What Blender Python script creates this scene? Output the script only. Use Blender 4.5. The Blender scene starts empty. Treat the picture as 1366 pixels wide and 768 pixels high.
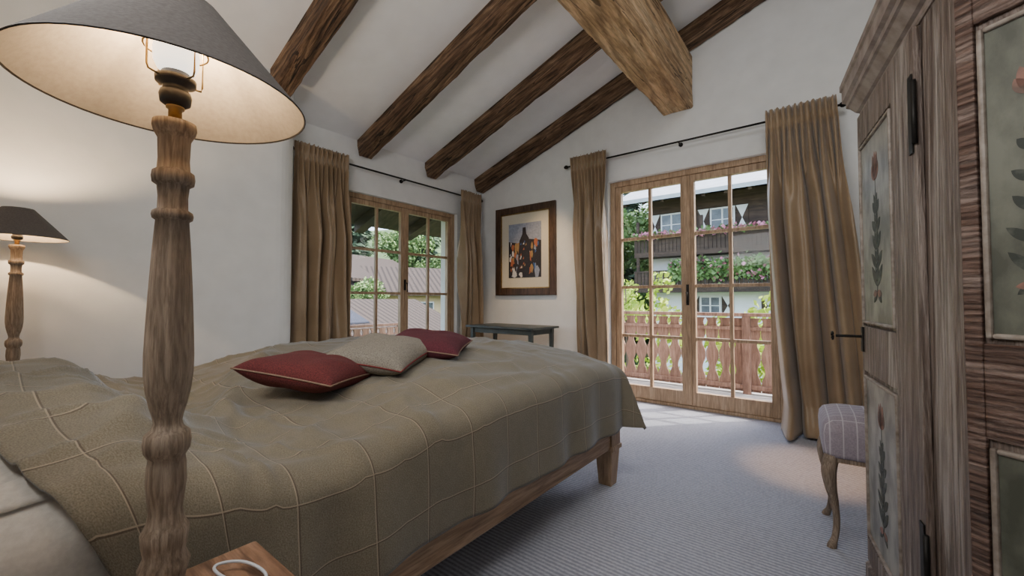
import bpy, bmesh, math, random
from mathutils import Vector, Matrix, noise
random.seed(7)
D=bpy.data; C=bpy.context; COL=C.scene.collection

# ------------------------------------------------------------ materials
def nt(name):
    m=D.materials.new(name); m.use_nodes=True
    t=m.node_tree; b=t.nodes["Principled BSDF"]; return m,t,b
def coords(t,scale=(1,1,1),kind="Object",rot=(0,0,0)):
    tc=t.nodes.new("ShaderNodeTexCoord"); mp=t.nodes.new("ShaderNodeMapping")
    mp.inputs["Scale"].default_value=scale; mp.inputs["Rotation"].default_value=rot
    t.links.new(tc.outputs[kind],mp.inputs["Vector"]); return mp.outputs[0]
def noise_n(t,vec,scale,detail=4,rough=.55,dist=0):
    n=t.nodes.new("ShaderNodeTexNoise"); n.inputs["Scale"].default_value=scale
    n.inputs["Detail"].default_value=detail; n.inputs["Roughness"].default_value=rough
    n.inputs["Distortion"].default_value=dist
    t.links.new(vec,n.inputs["Vector"]); return n.outputs[0]
def ramp(t,fac,stops):
    r=t.nodes.new("ShaderNodeValToRGB"); e=r.color_ramp.elements
    while len(e)<len(stops): e.new(.5)
    for i,(p,c) in enumerate(stops): e[i].position=p; e[i].color=(*c,1)
    t.links.new(fac,r.inputs[0]); return r.outputs[0]
def bump(t,b,h,strength=.3,dist=.01):
    n=t.nodes.new("ShaderNodeBump"); n.inputs["Strength"].default_value=strength
    n.inputs["Distance"].default_value=dist
    t.links.new(h,n.inputs["Height"]); t.links.new(n.outputs[0],b.inputs["Normal"])
def mixc(t,fac,a,bb,mode="MIX"):
    n=t.nodes.new("ShaderNodeMix"); n.data_type="RGBA"; n.blend_type=mode
    for s,v in ((0,fac),(6,a),(7,bb)):
        if hasattr(v,"links"): t.links.new(v,n.inputs[s])
        elif s==0: n.inputs[0].default_value=v
        else: n.inputs[s].default_value=(*v,1)
    return n.outputs[2]
def math_n(t,op,a,b=None):
    n=t.nodes.new("ShaderNodeMath"); n.operation=op
    for i,v in enumerate((a,b)):
        if v is None: continue
        if hasattr(v,"links"): t.links.new(v,n.inputs[i])
        else: n.inputs[i].default_value=v
    return n.outputs[0]
def simple(name,c1,c2,scale=8,rough=.7,bs=.15,bd=.005,sc=(1,1,1),metal=0,detail=5,p=(.3,.7)):
    m,t,b=nt(name); v=coords(t,sc); n=noise_n(t,v,scale,detail)
    t.links.new(ramp(t,n,[(p[0],c1),(p[1],c2)]),b.inputs["Base Color"])
    b.inputs["Roughness"].default_value=rough; b.inputs["Metallic"].default_value=metal
    if bs: bump(t,b,n,bs,bd)
    return m
def wood(name,dark,mid,light,axis=0,scale=14,rough=.6,bs=.3,bd=.004,stretch=12,knots=True,cracks=False,wear=None,ring=0,rs=None):
    m,t,b=nt(name); axs=axis if isinstance(axis,tuple) else (axis,)
    def sv(f):
        s=[1,1,1]
        for a_ in axs: s[a_]=1/f
        return tuple(s)
    v=coords(t,sv(stretch)); n1=noise_n(t,v,scale,8,.65,1.2); n2=noise_n(t,v,scale*6,5,.65,.3)
    c=ramp(t,n1,[(.3,dark),(.5,mid),(.72,light)])
    c2=ramp(t,n2,[(.38,(.45,.4,.36)),(.58,(1,1,1))])
    col=mixc(t,.65,c,c2,"MULTIPLY"); h=math_n(t,"ADD",n1,n2)
    if knots:
        v3=coords(t,(1,1,1)); n3=noise_n(t,v3,3,2)
        col=mixc(t,.6,col,ramp(t,n3,[(.3,(.6,.55,.5)),(.6,(1.0,1.0,1.0))]),"MULTIPLY")
    if wear:
        v5=coords(t,sv(stretch)); n5=noise_n(t,v5,scale*.45,8,.8,.6)
        col=mixc(t,ramp(t,n5,[(.50,(0,0,0)),(.60,(.8,.8,.8))]),col,wear)
    if ring:
        wv=t.nodes.new("ShaderNodeTexWave"); wv.wave_type='BANDS'; wv.bands_direction='DIAGONAL' if len(axs)==1 else 'Z'
        wv.inputs["Scale"].default_value=rs or scale*.8; wv.inputs["Distortion"].default_value=11 if len(axs)==1 else 6
        wv.inputs["Detail"].default_value=5; wv.inputs["Detail Scale"].default_value=1.1; wv.inputs["Detail Roughness"].default_value=.62
        t.links.new(coords(t,sv(stretch*.8)),wv.inputs["Vector"])
        col=mixc(t,ring,col,ramp(t,wv.outputs["Fac"],[(.05,(.34,.30,.27)),(.45,(1,1,1))]),"MULTIPLY")
        h=math_n(t,"ADD",h,math_n(t,"MULTIPLY",wv.outputs["Fac"],.6))
    if cracks:
        v4=coords(t,sv(26)); n4=noise_n(t,v4,9,3,.5,.6)
        k=math_n(t,"LESS_THAN",math_n(t,"ABSOLUTE",math_n(t,"SUBTRACT",n4,.5)),.009)
        col=mixc(t,math_n(t,"MULTIPLY",k,.85),col,tuple(x*.22 for x in dark))
        h=math_n(t,"SUBTRACT",h,math_n(t,"MULTIPLY",k,1.2))
    t.links.new(col,b.inputs["Base Color"]); b.inputs["Roughness"].default_value=rough
    bump(t,b,h,bs,bd); return m

M={}
M['plaster']=simple("white_plaster",(.74,.75,.75),(.80,.81,.81),6,.9,.25,.012)
M['ceil']=simple("ceiling_plaster",(.82,.825,.835),(.88,.885,.895),5,.9,.25,.012)
M['beam']=wood("aged_beam",(.07,.037,.019),(.25,.145,.08),(.54,.36,.22),0,14,.85,1.0,.025,11,cracks=True,ring=.65,rs=9)
M['purlin']=wood("honey_beam",(.46,.28,.135),(.76,.52,.29),(.92,.72,.47),1,9,.8,1.0,.02,10,cracks=True,ring=.5,rs=6)
M['oak']=wood("oak_frame",(.27,.17,.095),(.46,.315,.195),(.58,.42,.28),2,18,.5,.15,.002,14,False)
M['oakx']=wood("oak_rail",(.27,.16,.085),(.45,.295,.175),(.56,.39,.25),1,16,.5,.15,.002,14,False,ring=.25,rs=9)
M['night']=wood("reddish_nightstand_wood",(.14,.07,.04),(.30,.165,.095),(.46,.29,.19),0,14,.6,.4,.003,9,True,ring=.7,rs=10)
M['turned']=wood("turned_wood",(.18,.13,.095),(.30,.23,.168),(.42,.335,.26),2,40,.65,.25,.0015,14,False,ring=.3,rs=45)
M['balc']=wood("balcony_wood",(.15,.08,.055),(.29,.165,.118),(.42,.265,.20),2,14,.7,.2,.003,10)
M['darkwood']=wood("chalet_wood",(.035,.022,.016),(.075,.047,.033),(.13,.082,.058),0,5,.8,.2,.01,8)
M['picframe']=wood("picture_frame_wood",(.04,.021,.013),(.095,.054,.035),(.155,.09,.06),2,20,.45,.2,.002,8)
M['curtain']=simple("curtain_cloth",(.235,.16,.092),(.34,.24,.145),3,.38,.1,.003)
M['curtain'].node_tree.nodes["Principled BSDF"].inputs["Sheen Weight"].default_value=.3
M['iron']=simple("black_iron",(.012,.011,.010),(.03,.028,.026),30,.5,.1,.001,metal=.7)
M['brass']=simple("aged_brass",(.28,.17,.06),(.42,.28,.11),40,.35,.05,.001,metal=.9)
M['socket']=simple("dark_socket",(.012,.010,.009),(.022,.018,.016),40,.4,.05,.001)
M['shade_out']=simple("taupe_shade",(.068,.058,.054),(.105,.093,.087),180,.9,.3,.001,(1,1,2))
m,t,b=nt("cream_lining"); v=coords(t); n=noise_n(t,v,120)
t.links.new(ramp(t,n,[(.3,(.38,.335,.275)),(.7,(.45,.405,.335))]),b.inputs["Base Color"]); b.inputs["Roughness"].default_value=.8; M['shade_in']=m
m,t,b=nt("lit_bulb"); b.inputs["Base Color"].default_value=(1,.95,.85,1); b.inputs["Emission Color"].default_value=(1,.93,.82,1); b.inputs["Emission Strength"].default_value=2.2
M['bulb']=m
M['table']=simple("green_grey_paint",(.05,.06,.055),(.09,.10,.09),10,.45,.1,.002)
M['white_linen']=simple("cream_linen",(.54,.50,.45),(.64,.60,.54),90,.9,.3,.002)
M['mattress']=simple("mattress_ticking",(.50,.46,.41),(.58,.54,.49),40,.9,.2,.002)
def felt(n,a,b_): 
    return simple(n,a,b_,260,.95,.7,.002,p=(.38,.62))
M['wine']=felt("wine_felt",(.075,.013,.015),(.155,.030,.030))
M['maroon']=felt("maroon_felt",(.065,.012,.020),(.13,.026,.038))
M['sand']=felt("sand_felt",(.17,.15,.12),(.31,.28,.235))
M['pipe_red']=felt("red_piping",(.14,.02,.02),(.20,.03,.03))
M['pipe_sand']=felt("sand_piping",(.20,.13,.09),(.27,.18,.13))
M['cablewhite']=simple("white_plastic",(.62,.65,.70),(.7,.72,.76),30,.35,0)
m,t,b=nt("ribbed_carpet"); v=coords(t,(1,1,1))
w=t.nodes.new("ShaderNodeTexWave"); w.bands_direction='Y'; w.inputs["Scale"].default_value=15; w.inputs["Distortion"].default_value=1.0; w.inputs["Detail"].default_value=2; w.inputs["Detail Scale"].default_value=12
t.links.new(v,w.inputs["Vector"])
vo=t.nodes.new("ShaderNodeTexVoronoi"); vo.inputs["Scale"].default_value=80; t.links.new(v,vo.inputs["Vector"])
h=math_n(t,"ADD",math_n(t,"MULTIPLY",w.outputs["Fac"],.6),math_n(t,"MULTIPLY",math_n(t,"SUBTRACT",1.0,vo.outputs["Distance"]),.4))
n=noise_n(t,v,1.5,4)
c=ramp(t,h,[(0.2,(.29,.30,.355)),(.9,(.54,.555,.625))])
c=mixc(t,.5,c,ramp(t,n,[(.3,(.88,.88,.88)),(.7,(1,1,1))]),"MULTIPLY")
t.links.new(c,b.inputs["Base Color"]); b.inputs["Roughness"].default_value=.95; bump(t,b,h,.6,.006); M['carpet']=m
def plaid(name,base1,base2,line,line2,p,wd,kind="UV",dims=(0,1),f1=.85,f2=.6,gs=160,sheen=.12):
    m,t,b=nt(name); tc=t.nodes.new("ShaderNodeTexCoord"); sp=t.nodes.new("ShaderNodeSeparateXYZ")
    t.links.new(tc.outputs[kind],sp.inputs[0])
    def ln(o,off,wd):
        a=math_n(t,"ADD",o,50+off); a=math_n(t,"MODULO",a,p); a=math_n(t,"SUBTRACT",a,p/2)
        a=math_n(t,"ABSOLUTE",a); return math_n(t,"LESS_THAN",a,wd)
    n=noise_n(t,tc.outputs[kind],gs,3); n2=noise_n(t,tc.outputs[kind],2.2,3); n4=noise_n(t,tc.outputs[kind],35,4)
    base=ramp(t,n,[(.36,base1),(.64,base2)])
    base=mixc(t,.5,base,ramp(t,n2,[(.3,(.8,.8,.8)),(.7,(1,1,1))]),"MULTIPLY")
    base=mixc(t,.4,base,ramp(t,n4,[(.35,(.8,.8,.8)),(.65,(1,1,1))]),"MULTIPLY")
    l=math_n(t,"MAXIMUM",ln(sp.outputs[dims[0]],0,wd),ln(sp.outputs[dims[1]],0,wd))
    l2=math_n(t,"MAXIMUM",ln(sp.outputs[dims[0]],wd*2.0,wd*.9),ln(sp.outputs[dims[1]],wd*2.0,wd*.9))
    c=mixc(t,math_n(t,"MULTIPLY",l,f1),base,line); c=mixc(t,math_n(t,"MULTIPLY",l2,f2),c,line2)
    t.links.new(c,b.inputs["Base Color"]); b.inputs["Roughness"].default_value=.95; bump(t,b,n,.35,.0012)
    b.inputs["Sheen Weight"].default_value=sheen; b.inputs["Sheen Roughness"].default_value=.4; b.inputs["Sheen Tint"].default_value=(.72,.84,1,1)
    return m
M['plaid']=plaid("windowpane_wool",(.165,.140,.095),(.265,.232,.170),(.075,.048,.03),(.50,.41,.30),.19,.0017,f1=.65,f2=.5,gs=300,sheen=.35)
M['seatplaid']=plaid("check_upholstery",(.32,.27,.32),(.40,.35,.39),(.60,.57,.60),(.55,.52,.55),.045,.0011,"Object")
m=D.materials.new("window_glass"); m.use_nodes=True; t=m.node_tree; t.nodes.clear()
o=t.nodes.new("ShaderNodeOutputMaterial"); tr=t.nodes.new("ShaderNodeBsdfTransparent"); gl=t.nodes.new("ShaderNodeBsdfGlossy"); mx=t.nodes.new("ShaderNodeMixShader")
gl.inputs["Roughness"].default_value=.02; mx.inputs[0].default_value=.006
t.links.new(tr.outputs[0],mx.inputs[1]); t.links.new(gl.outputs[0],mx.inputs[2]); t.links.new(mx.outputs[0],o.inputs[0]); M['glass']=m
M['arm_brown']=wood("rippled_red_brown_paint",(.06,.032,.023),(.15,.085,.062),(.29,.19,.15),(0,1),26,.5,1.0,.005,7,ring=.6,rs=22,wear=(.30,.225,.19))
M['arm_grey']=wood("weathered_grey_brown_paint",(.11,.078,.064),(.24,.185,.157),(.40,.34,.298),2,26,.5,.9,.005,14,wear=(.44,.39,.35),ring=.45,rs=16)
M['cornice']=simple("grey_brown_cornice_paint",(.17,.13,.11),(.34,.285,.25),14,.55,.3,.002,(1,1,1),detail=9,p=(.35,.65))
M['arm_sage']=simple("sage_painted_field",(.07,.075,.058),(.165,.172,.135),11,.45,.3,.002,(1,1,.6),detail=12,p=(.38,.62))
M['arm_pale']=simple("pale_painted_field",(.14,.14,.125),(.34,.335,.30),11,.45,.3,.002,(1,1,.6),detail=12,p=(.38,.62))
M['arm_mould']=simple("worn_cream_moulding",(.15,.115,.09),(.36,.31,.265),35,.5,.3,.002)
M['coral']=simple("faded_coral_paint",(.14,.09,.07),(.30,.15,.115),22,.6,0,detail=10,p=(.42,.6))
M['leafpaint']=simple("dark_leaf_paint",(.03,.037,.03),(.11,.12,.095),22,.6,0,detail=10,p=(.48,.66))
M['deck']=wood("grey_deck",(.30,.28,.27),(.45,.43,.41),(.6,.58,.56),0,8,.8,.2,.003,10,False)
def leafmat(name,a,b_):
    m,t,b=nt(name); v=coords(t); n=noise_n(t,v,1.6,3)
    t.links.new(ramp(t,n,[(.3,a),(.7,b_)]),b.inputs["Base Color"]); b.inputs["Roughness"].default_value=.7
    return m
M['leaf']=leafmat("tree_leaves",(.07,.15,.04),(.24,.36,.12))
M['leafy']=leafmat("yellow_green_leaves",(.25,.40,.04),(.55,.65,.08))
M['fir']=leafmat("fir_needles",(.035,.075,.045),(.10,.165,.09))
M['flower']=leafmat("pink_petals",(.5,.12,.20),(.75,.35,.45))
M['bark']=simple("bark",(.06,.045,.035),(.12,.09,.07),8,.9,.4,.01)
M['grass']=simple("meadow_grass",(.035,.075,.025),(.11,.18,.06),.8,.9,.3,.05,detail=10)
M['render']=simple("white_render",(.86,.86,.85),(.92,.92,.91),3,.9,.1,.01)
M['yellowrender']=simple("ochre_render",(.6,.45,.25),(.68,.52,.3),3,.9,.1,.01)
M['roofgrey']=simple("grey_sheet_roof",(.40,.43,.45),(.52,.55,.58),2,.5,.1,.01)
m,t,b=nt("brown_tile_roof"); v=coords(t); w=t.nodes.new("ShaderNodeTexWave"); w.bands_direction='Y'; w.inputs["Scale"].default_value=.9; w.inputs["Distortion"].default_value=.5; t.links.new(v,w.inputs["Vector"])
t.links.new(ramp(t,w.outputs["Fac"],[(.1,(.025,.018,.014)),(.6,(.065,.049,.040))]),b.inputs["Base Color"]); b.inputs["Roughness"].default_value=.9; M['rooftile']=m
M['winframe']=simple("white_window_frame",(.75,.75,.74),(.8,.8,.79),10,.5,0)
M['darkpane']=simple("dark_pane",(.05,.06,.07),(.16,.18,.20),2,.1,0)
M['solar']=simple("solar_panel",(.02,.025,.04),(.035,.042,.065),2,.8,0)
for n_,c in (("art_sky",(.30,.33,.42)),("art_dark",(.03,.025,.03)),("art_orange",(.40,.13,.06)),("art_blue",(.06,.13,.32)),("art_white",(.62,.60,.60)),("art_ochre",(.36,.22,.09))):
    M[n_]=simple(n_,tuple(x*.8 for x in c),tuple(min(1,x*1.15) for x in c),40,.5,0)
M['mat']=simple("cream_mat_board",(.66,.61,.50),(.70,.65,.54),60,.8,0)

# ------------------------------------------------------------ mesh builder
class MB:
    def __init__(s): s.bm=bmesh.new()
    def poly(s,vs,mi=0):
        f=s.bm.faces.new([s.bm.verts.new(v) for v in vs]); f.material_index=mi; return f
    def box(s,x0,x1,y0,y1,z0,z1,mi=0,Mx=None):
        c=[(x,y,z) for z in (z0,z1) for x,y in ((x0,y0),(x1,y0),(x1,y1),(x0,y1))]
        if Mx: c=[Mx@Vector(p) for p in c]
        v=[s.bm.verts.new(p) for p in c]
        for q in ((3,2,1,0),(4,5,6,7),(0,1,5,4),(1,2,6,5),(2,3,7,6),(3,0,4,7)):
            f=s.bm.faces.new([v[i] for i in q]); f.material_index=mi
    def loft(s,rings,mi=0,cap=True,closed=True,smooth=False):
        R=[[s.bm.verts.new(p) for p in r] for r in rings]; n=len(R[0])
        for a,b in zip(R,R[1:]):
            for i in range(n if closed else n-1):
                j=(i+1)%n
                f=s.bm.faces.new((a[i],a[j],b[j],b[i])); f.material_index=mi; f.smooth=smooth
        if cap:
            f=s.bm.faces.new(R[0][::-1]); f.material_index=mi
            f=s.bm.faces.new(R[-1]); f.material_index=mi
    def prism(s,pts,axis,a,b,mi=0,Mx=None):
        def P(u,v,w):
            p={0:(w,u,v),1:(u,w,v),2:(u,v,w)}[axis]
            return Mx@Vector(p) if Mx else p
        s.loft([[P(u,v,a) for u,v in pts],[P(u,v,b) for u,v in pts]],mi)
    def lathe(s,prof,c=(0,0,0),seg=32,mi=0,cap=True):
        s.loft([[(c[0]+r*math.cos(2*math.pi*i/seg),c[1]+r*math.sin(2*math.pi*i/seg),c[2]+z) for i in range(seg)] for r,z in prof],mi,cap,True,True)
    def tube(s,pts,rad,seg=10,mi=0,closed=False):
        pts=[Vector(p) for p in pts]; rr=rad if hasattr(rad,"__len__") else [rad]*len(pts); rings=[]
        up=Vector((0,0,1))
        for i,p in enumerate(pts):
            if closed: d=pts[(i+1)%len(pts)]-pts[i-1]
            else: d=pts[min(i+1,len(pts)-1)]-pts[max(i-1,0)]
            d.normalize(); a=d.cross(up)
            if a.length<.05: a=d.cross(Vector((0,1,0)))
            a.normalize(); bb=a.cross(d)
            rings.append([p+rr[i]*(math.cos(2*math.pi*k/seg)*a+math.sin(2*math.pi*k/seg)*bb) for k in range(seg)])
        if closed: rings.append(rings[0])
        s.loft(rings,mi,not closed,True,True)
    def obj(s,name,mats,parent=None,loc=(0,0,0),rot=(0,0,0),smooth=None,bevel=0,weld=False,seg=2):
        if weld: bmesh.ops.remove_doubles(s.bm,verts=s.bm.verts,dist=1e-5)
        bmesh.ops.recalc_face_normals(s.bm,faces=s.bm.faces)
        me=D.meshes.new(name); s.bm.to_mesh(me); s.bm.free()
        for m in (mats if isinstance(mats,(list,tuple)) else [mats]): me.materials.append(m)
        if smooth is not None:
            for p in me.polygons: p.use_smooth=smooth
        o=D.objects.new(name,me); COL.objects.link(o); o.location=loc; o.rotation_euler=rot
        if parent: o.parent=parent
        if bevel:
            md=o.modifiers.new("Bevel","BEVEL"); md.width=bevel; md.segments=seg; md.limit_method='ANGLE'; md.angle_limit=math.radians(40)
        return o
def tag(o,label,cat,group=None,kind=None):
    o["label"]=label; o["category"]=cat
    if group: o["group"]=group
    if kind: o["kind"]=kind
    return o
def thing(name,label,cat,loc=(0,0,0),rz=0,group=None):
    e=D.objects.new(name,None); COL.objects.link(e); e.location=loc; e.rotation_euler=(0,0,rz); e.empty_display_size=.1
    return tag(e,label,cat,group)
def struct(o): o["kind"]="structure"; return o
def clone(root,loc,rz=0,scale=1,label=None):
    n=root.copy(); COL.objects.link(n); n.location=loc; n.rotation_euler=(0,0,rz); n.scale=(scale,)*3
    if label: n["label"]=label
    for ch in list(root.children):
        c=ch.copy(); COL.objects.link(c); c.parent=n
    return n

# ------------------------------------------------------------ room shell
SL=.354; XL=-3.76; YB=4.15; XR=.95; YH=-.45
def zc(x): return 2.66+SL*(x-XL)
DX0,DX1,DZ=-1.92,-.32,2.33
WY0,WY1,WZ0,WZ1=2.16,3.68,.56,2.14
b=MB()
b.box(XL-.3,XR+.2,YH-.2,YB+.3,-.2,0); struct(b.obj("floor",M['carpet']))
b=MB(); b.prism([(XL-.3,zc(XL-.3)),(XR+.2,zc(XR+.2)),(XR+.2,zc(XR+.2)+.25),(XL-.3,zc(XL-.3)+.25)],1,YH-.2,YB+.3); struct(b.obj("ceiling",M['ceil']))
b=MB()
def wp(x0,x1,z0,z1=None):
    top=[(x1,zc(x1)+.01),(x0,zc(x0)+.01)] if z1 is None else [(x1,z1),(x0,z1)]
    b.prism([(x0,z0),(x1,z0)]+top,1,YB,YB+.3)
wp(XL-.3,DX0,-.2); wp(DX0,DX1,DZ); wp(DX1,XR+.2,-.2)
struct(b.obj("wall_back",M['plaster']))
b=MB()
for y0,y1,z0,z1 in ((YH-.2,WY0,0,2.66),(WY1,YB,0,2.66),(WY0,WY1,0,WZ0),(WY0,WY1,WZ1,2.66)):
    b.box(XL-.3,XL,y0,y1,z0,z1-.09 if z1>2.5 else z1)
    if z1>2.5: b.prism([(XL-.3,z1-.09),(XL,z1-.09),(XL,zc(XL)+.01),(XL-.3,zc(XL-.3)+.01)],1,y0,y1)
pts=[(XL,YH),(-3.35,YH),(-3.35,1.36)]
for i in range(1,9):
    a=math.radians(90*i/8); pts.append((-3.53+.18*math.cos(a),1.36+.18*math.sin(a)))
pts.append((XL,1.54))
b.loft([[(x,y,0) for x,y in pts],[(x,y,zc(x)+.01) for x,y in pts]])
struct(b.obj("wall_left",M['plaster']))
b=MB(); b.prism([(YH-.2,0),(YB,0),(YB,zc(XR)+.01),(YH-.2,zc(XR)+.01)],0,XR,XR+.2); struct(b.obj("wall_right",M['plaster']))
b=MB(); b.prism([(XL,0),(XR,0),(XR,zc(XR)),(XL,zc(XL))],1,YH-.2,YH); struct(b.obj("wall_front",M['plaster']))
b=MB(); b.prism([(-5.3,zc(-5.3)),(-4.06,zc(-4.06)),(-4.06,zc(-4.06)+.06),(-5.3,zc(-5.3)+.06)],1,-.6,5.5)
for y in (.4,1.37,2.35,3.22,4.07,4.9): b.prism([(-5.25,zc(-5.25)-.14),(-4.07,zc(-4.07)-.14),(-4.07,zc(-4.07)-.001),(-5.25,zc(-5.25)-.001)],1,y-.07,y+.07)
struct(b.obj("trim_1",M['darkwood']))

# ------------------------------------------------------------ ceiling beams
def rough_beam(name,L,w,h,mat,loc,rot,seed,axis='X',label="",j=.007,c=.005):
    b=MB(); rings=[]; n=int(L/.045)
    for i in range(n+1):
        t=L*i/n; ring=[]
        def cc(k):
            v=noise.noise(Vector((t*4.5,seed,k)))
            return c*(1+.8*v)+.022*max(0,noise.noise(Vector((t*2.3,seed,k+20)))-.15)*2
        ch,ch2=cc(0),cc(7)
        for (yy,zz) in ((-w/2+ch,-h/2),(-w/4,-h/2),(0,-h/2),(w/4,-h/2),(w/2-ch2,-h/2),(w/2,-h/2+ch2),(w/2,-h/6),(w/2,h/6),(w/2,h/2),(-w/2,h/2),(-w/2,h/6),(-w/2,-h/6),(-w/2,-h/2+ch)):
            q=noise.noise_vector(Vector((t*1.1+seed*9,yy*5,zz*5)))*j*1.2
            q2=noise.noise_vector(Vector((t*14+seed*3,yy*30,zz*30)))*j*.8
            if zz>=h/2-1e-6: q=q*0; q2=q2*0
            p=(t,yy+q.y+q2.y,zz+q.z+q2.z) if axis=='X' else (-(yy+q.y+q2.y),t,zz+q.z+q2.z)
            ring.append(p)
        rings.append(ring)
    b.loft(rings)
    o=b.obj(name,mat,None,loc,rot)
    return tag(o,label,"beam","exposed sloping ceiling beams" if axis=='X' else None)
ang=math.atan(SL)
for k,(y,xs) in enumerate(((1.37,-3.36),(2.35,XL),(3.22,XL),(4.065,XL))):
    L=(XR-xs)/math.cos(ang); zz=zc(xs)
    hh=.18; cx=xs+hh/2*math.sin(ang); cz=zz-hh/2*math.cos(ang)
    rough_beam("ceiling_beam",L-.05,.14,hh,M['beam'],(cx-.02,y,cz),(0,-ang,0),k+1,'X',"dark aged wooden rafter sloping under the white ceiling")
rough_beam("ridge_beam",YB-YH-.02,.28,.50,M['purlin'],(-1.175,YH+.01,2.89+.25),(0,0,0),9,'Y',"massive honey-coloured hewn timber beam with cracks under the rafters",.008,.006)

# ------------------------------------------------------------ windows / door
def grid_leaf(b,x0,x1,z0,z1,st,bot,cols,rows,y0,y1,mun=.024):
    b.box(x0,x0+st,y0,y1,z0,z1); b.box(x1-st,x1,y0,y1,z0,z1)
    b.box(x0+st,x1-st,y0,y1,z0,z0+bot); b.box(x0+st,x1-st,y0,y1,z1-st,z1)
    gx0,gx1,gz0,gz1=x0+st,x1-st,z0+bot,z1-st
    for i in range(1,cols):
        x=gx0+(gx1-gx0)*i/cols; b.box(x-mun/2,x+mun/2,y0+.008,y1-.008,gz0,gz1)
    for i in range(1,rows):
        z=gz0+(gz1-gz0)*i/rows; b.box(gx0,gx1,y0+.01,y1-.01,z-mun/2,z+mun/2)
    return gx0,gx1,gz0,gz1
door=D.objects.new("door_1",None); COL.objects.link(door); door.location=(DX0,YB+.06,0); struct(door)
W=DX1-DX0; b=MB()
b.box(0,.055,0,.1,0,DZ); b.box(W-.055,W,0,.1,0,DZ); b.box(.055,W-.055,0,.1,DZ-.055,DZ); b.box(.055,W-.055,0,.12,0,.03)
b.obj("frame",M['oak'],door,bevel=.004)
for i in range(2):
    x0=.057+i*(W/2-.055); x1=x0+(W/2-.059)
    b=MB(); g=grid_leaf(b,x0,x1,.032,DZ-.057,.062,.13,2,4,.012,.07,.030)
    lf=b.obj("door_leaf",M['oak'],door,bevel=.003)
    b=MB(); b.box(g[0],g[1],.038,.044,g[2],g[3]); b.obj("glass",M['glass'],lf)
b=MB(); b.box(W/2-.028,W/2+.028,-.004,.014,.04,DZ-.06); b.obj("cover_strip",M['oak'],door,bevel=.004)
b=MB(); b.box(W/2-.012,W/2+.012,-.012,-.004,1.0,1.2); b.tube([(W/2,-.012,1.12),(W/2,-.05,1.12),(W/2+.005,-.055,1.12),(W/2+.005,-.055,1.02)],.008); b.obj("handle",M['iron'],door)
win=D.objects.new("window_1",None); COL.objects.link(win); win.location=(XL-.05,WY0,WZ0); win.rotation_euler=(0,0,math.radians(90)); struct(win)
W=WY1-WY0; H=WZ1-WZ0; b=MB()
b.box(0,.05,0,.09,0,H); b.box(W-.05,W,0,.09,0,H); b.box(.05,W-.05,0,.09,H-.05,H); b.box(.05,W-.05,-.03,.09,0,.05)
b.obj("frame",M['oak'],win,bevel=.004)
for i in range(2):
    x0=.052+i*(W/2-.05); x1=x0+(W/2-.054)
    b=MB(); g=grid_leaf(b,x0,x1,.052,H-.052,.05,.055,2,3,.012,.06,.028)
    lf=b.obj("casement",M['oak'],win,bevel=.003)
    b=MB(); b.box(g[0],g[1],.033,.038,g[2],g[3]); b.obj("glass",M['glass'],lf)
b=MB(); b.box(W/2-.01,W/2+.01,-.002,.012,.6,.72); b.tube([(W/2,0,.68),(W/2,-.04,.68),(W/2,-.04,.58)],.007); b.obj("handle",M['iron'],win)

# ------------------------------------------------------------ curtains
def sstep(a,c,x):
    t=max(0,min(1,(x-a)/(c-a))); return t*t*(3-2*t)
def curtain(name,wt,wb,h,pleats,depth,loc,rz,seed,shift=0,label="",pool=0,waist=0,sw=1):
    b=MB(); nu=pleats*18; nv=76; rings=[]
    def N(*a): return noise.noise(Vector(a))
    for j in range(nv+1):
        v=j/nv; z=h*(1-v)
        w=wt+(wb-wt)*min(1,v*1.2)**.8-waist*math.sin(math.pi*min(1,v*1.6))
        sh=shift*v**sw; row=[]
        s_=sstep(.03,.35,v)
        for i in range(nu+1):
            u=i/nu
            uw=u+.10*N(u*2.6+seed*5,v*.9,1)*s_
            f1=math.sin(2*math.pi*pleats*1.7*u+seed+2*N(u*5,seed,4))*(1-s_)*.7
            f2=math.sin(2*math.pi*pleats*.62*uw+seed*2+1.2*N(u*2,v*1.6,seed))*s_*1.25
            f3=.36*math.sin(2*math.pi*pleats*1.5*uw+seed+2.5*N(u*3,v*2,9+seed))*s_
            amp=depth*(.45+.75*min(1,v*3))*(1+.7*N(u*4+seed,v*1.2,3))
            y=amp*(f1+f2+f3)+.035*N(u*3,v*3,seed)*s_
            if .035<=v<.055: y*=.3
            x=-w/2+w*u+sh+.022*math.cos(2*math.pi*pleats*.62*uw+seed*2)*s_
            if v<.05: x+=.006*N(u*20,seed,2)
            zz=z
            if v==0: zz+=.012*N(u*pleats*3,seed,1)+.006*math.sin(u*pleats*21)
            if pool and v>.92:
                q=(v-.92)/.08; y-=pool*q*(.5+.5*N(u*5,q,seed)); x+=pool*.45*q*(u-.4); zz=z*(1-.25*q)+.006*(1+math.sin(u*21))
            row.append((x,y,zz))
        rings.append(row)
    R=[[b.bm.verts.new(p) for p in r] for r in rings]
    for a,c in zip(R,R[1:]):
        for i in range(nu): b.bm.faces.new((a[i],a[i+1],c[i+1],c[i]))
    o=b.obj(name,M['curtain'],None,loc,(0,0,rz),smooth=True)
    md=o.modifiers.new("Solid","SOLIDIFY"); md.thickness=.004
    return tag(o,label,"curtain","khaki pleated curtains")
R90=math.radians(90); rad=math.radians
curtain("curtain",.50,.54,2.40,7,.05,(XL+.15,1.86,.02),R90,1,0,"khaki brown pleated curtain beside the small window near the bed",waist=.03)
curtain("curtain",.36,.40,2.40,6,.042,(XL+.14,3.80,.02),R90,2,0,"khaki brown pleated curtain between window and corner")
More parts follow.
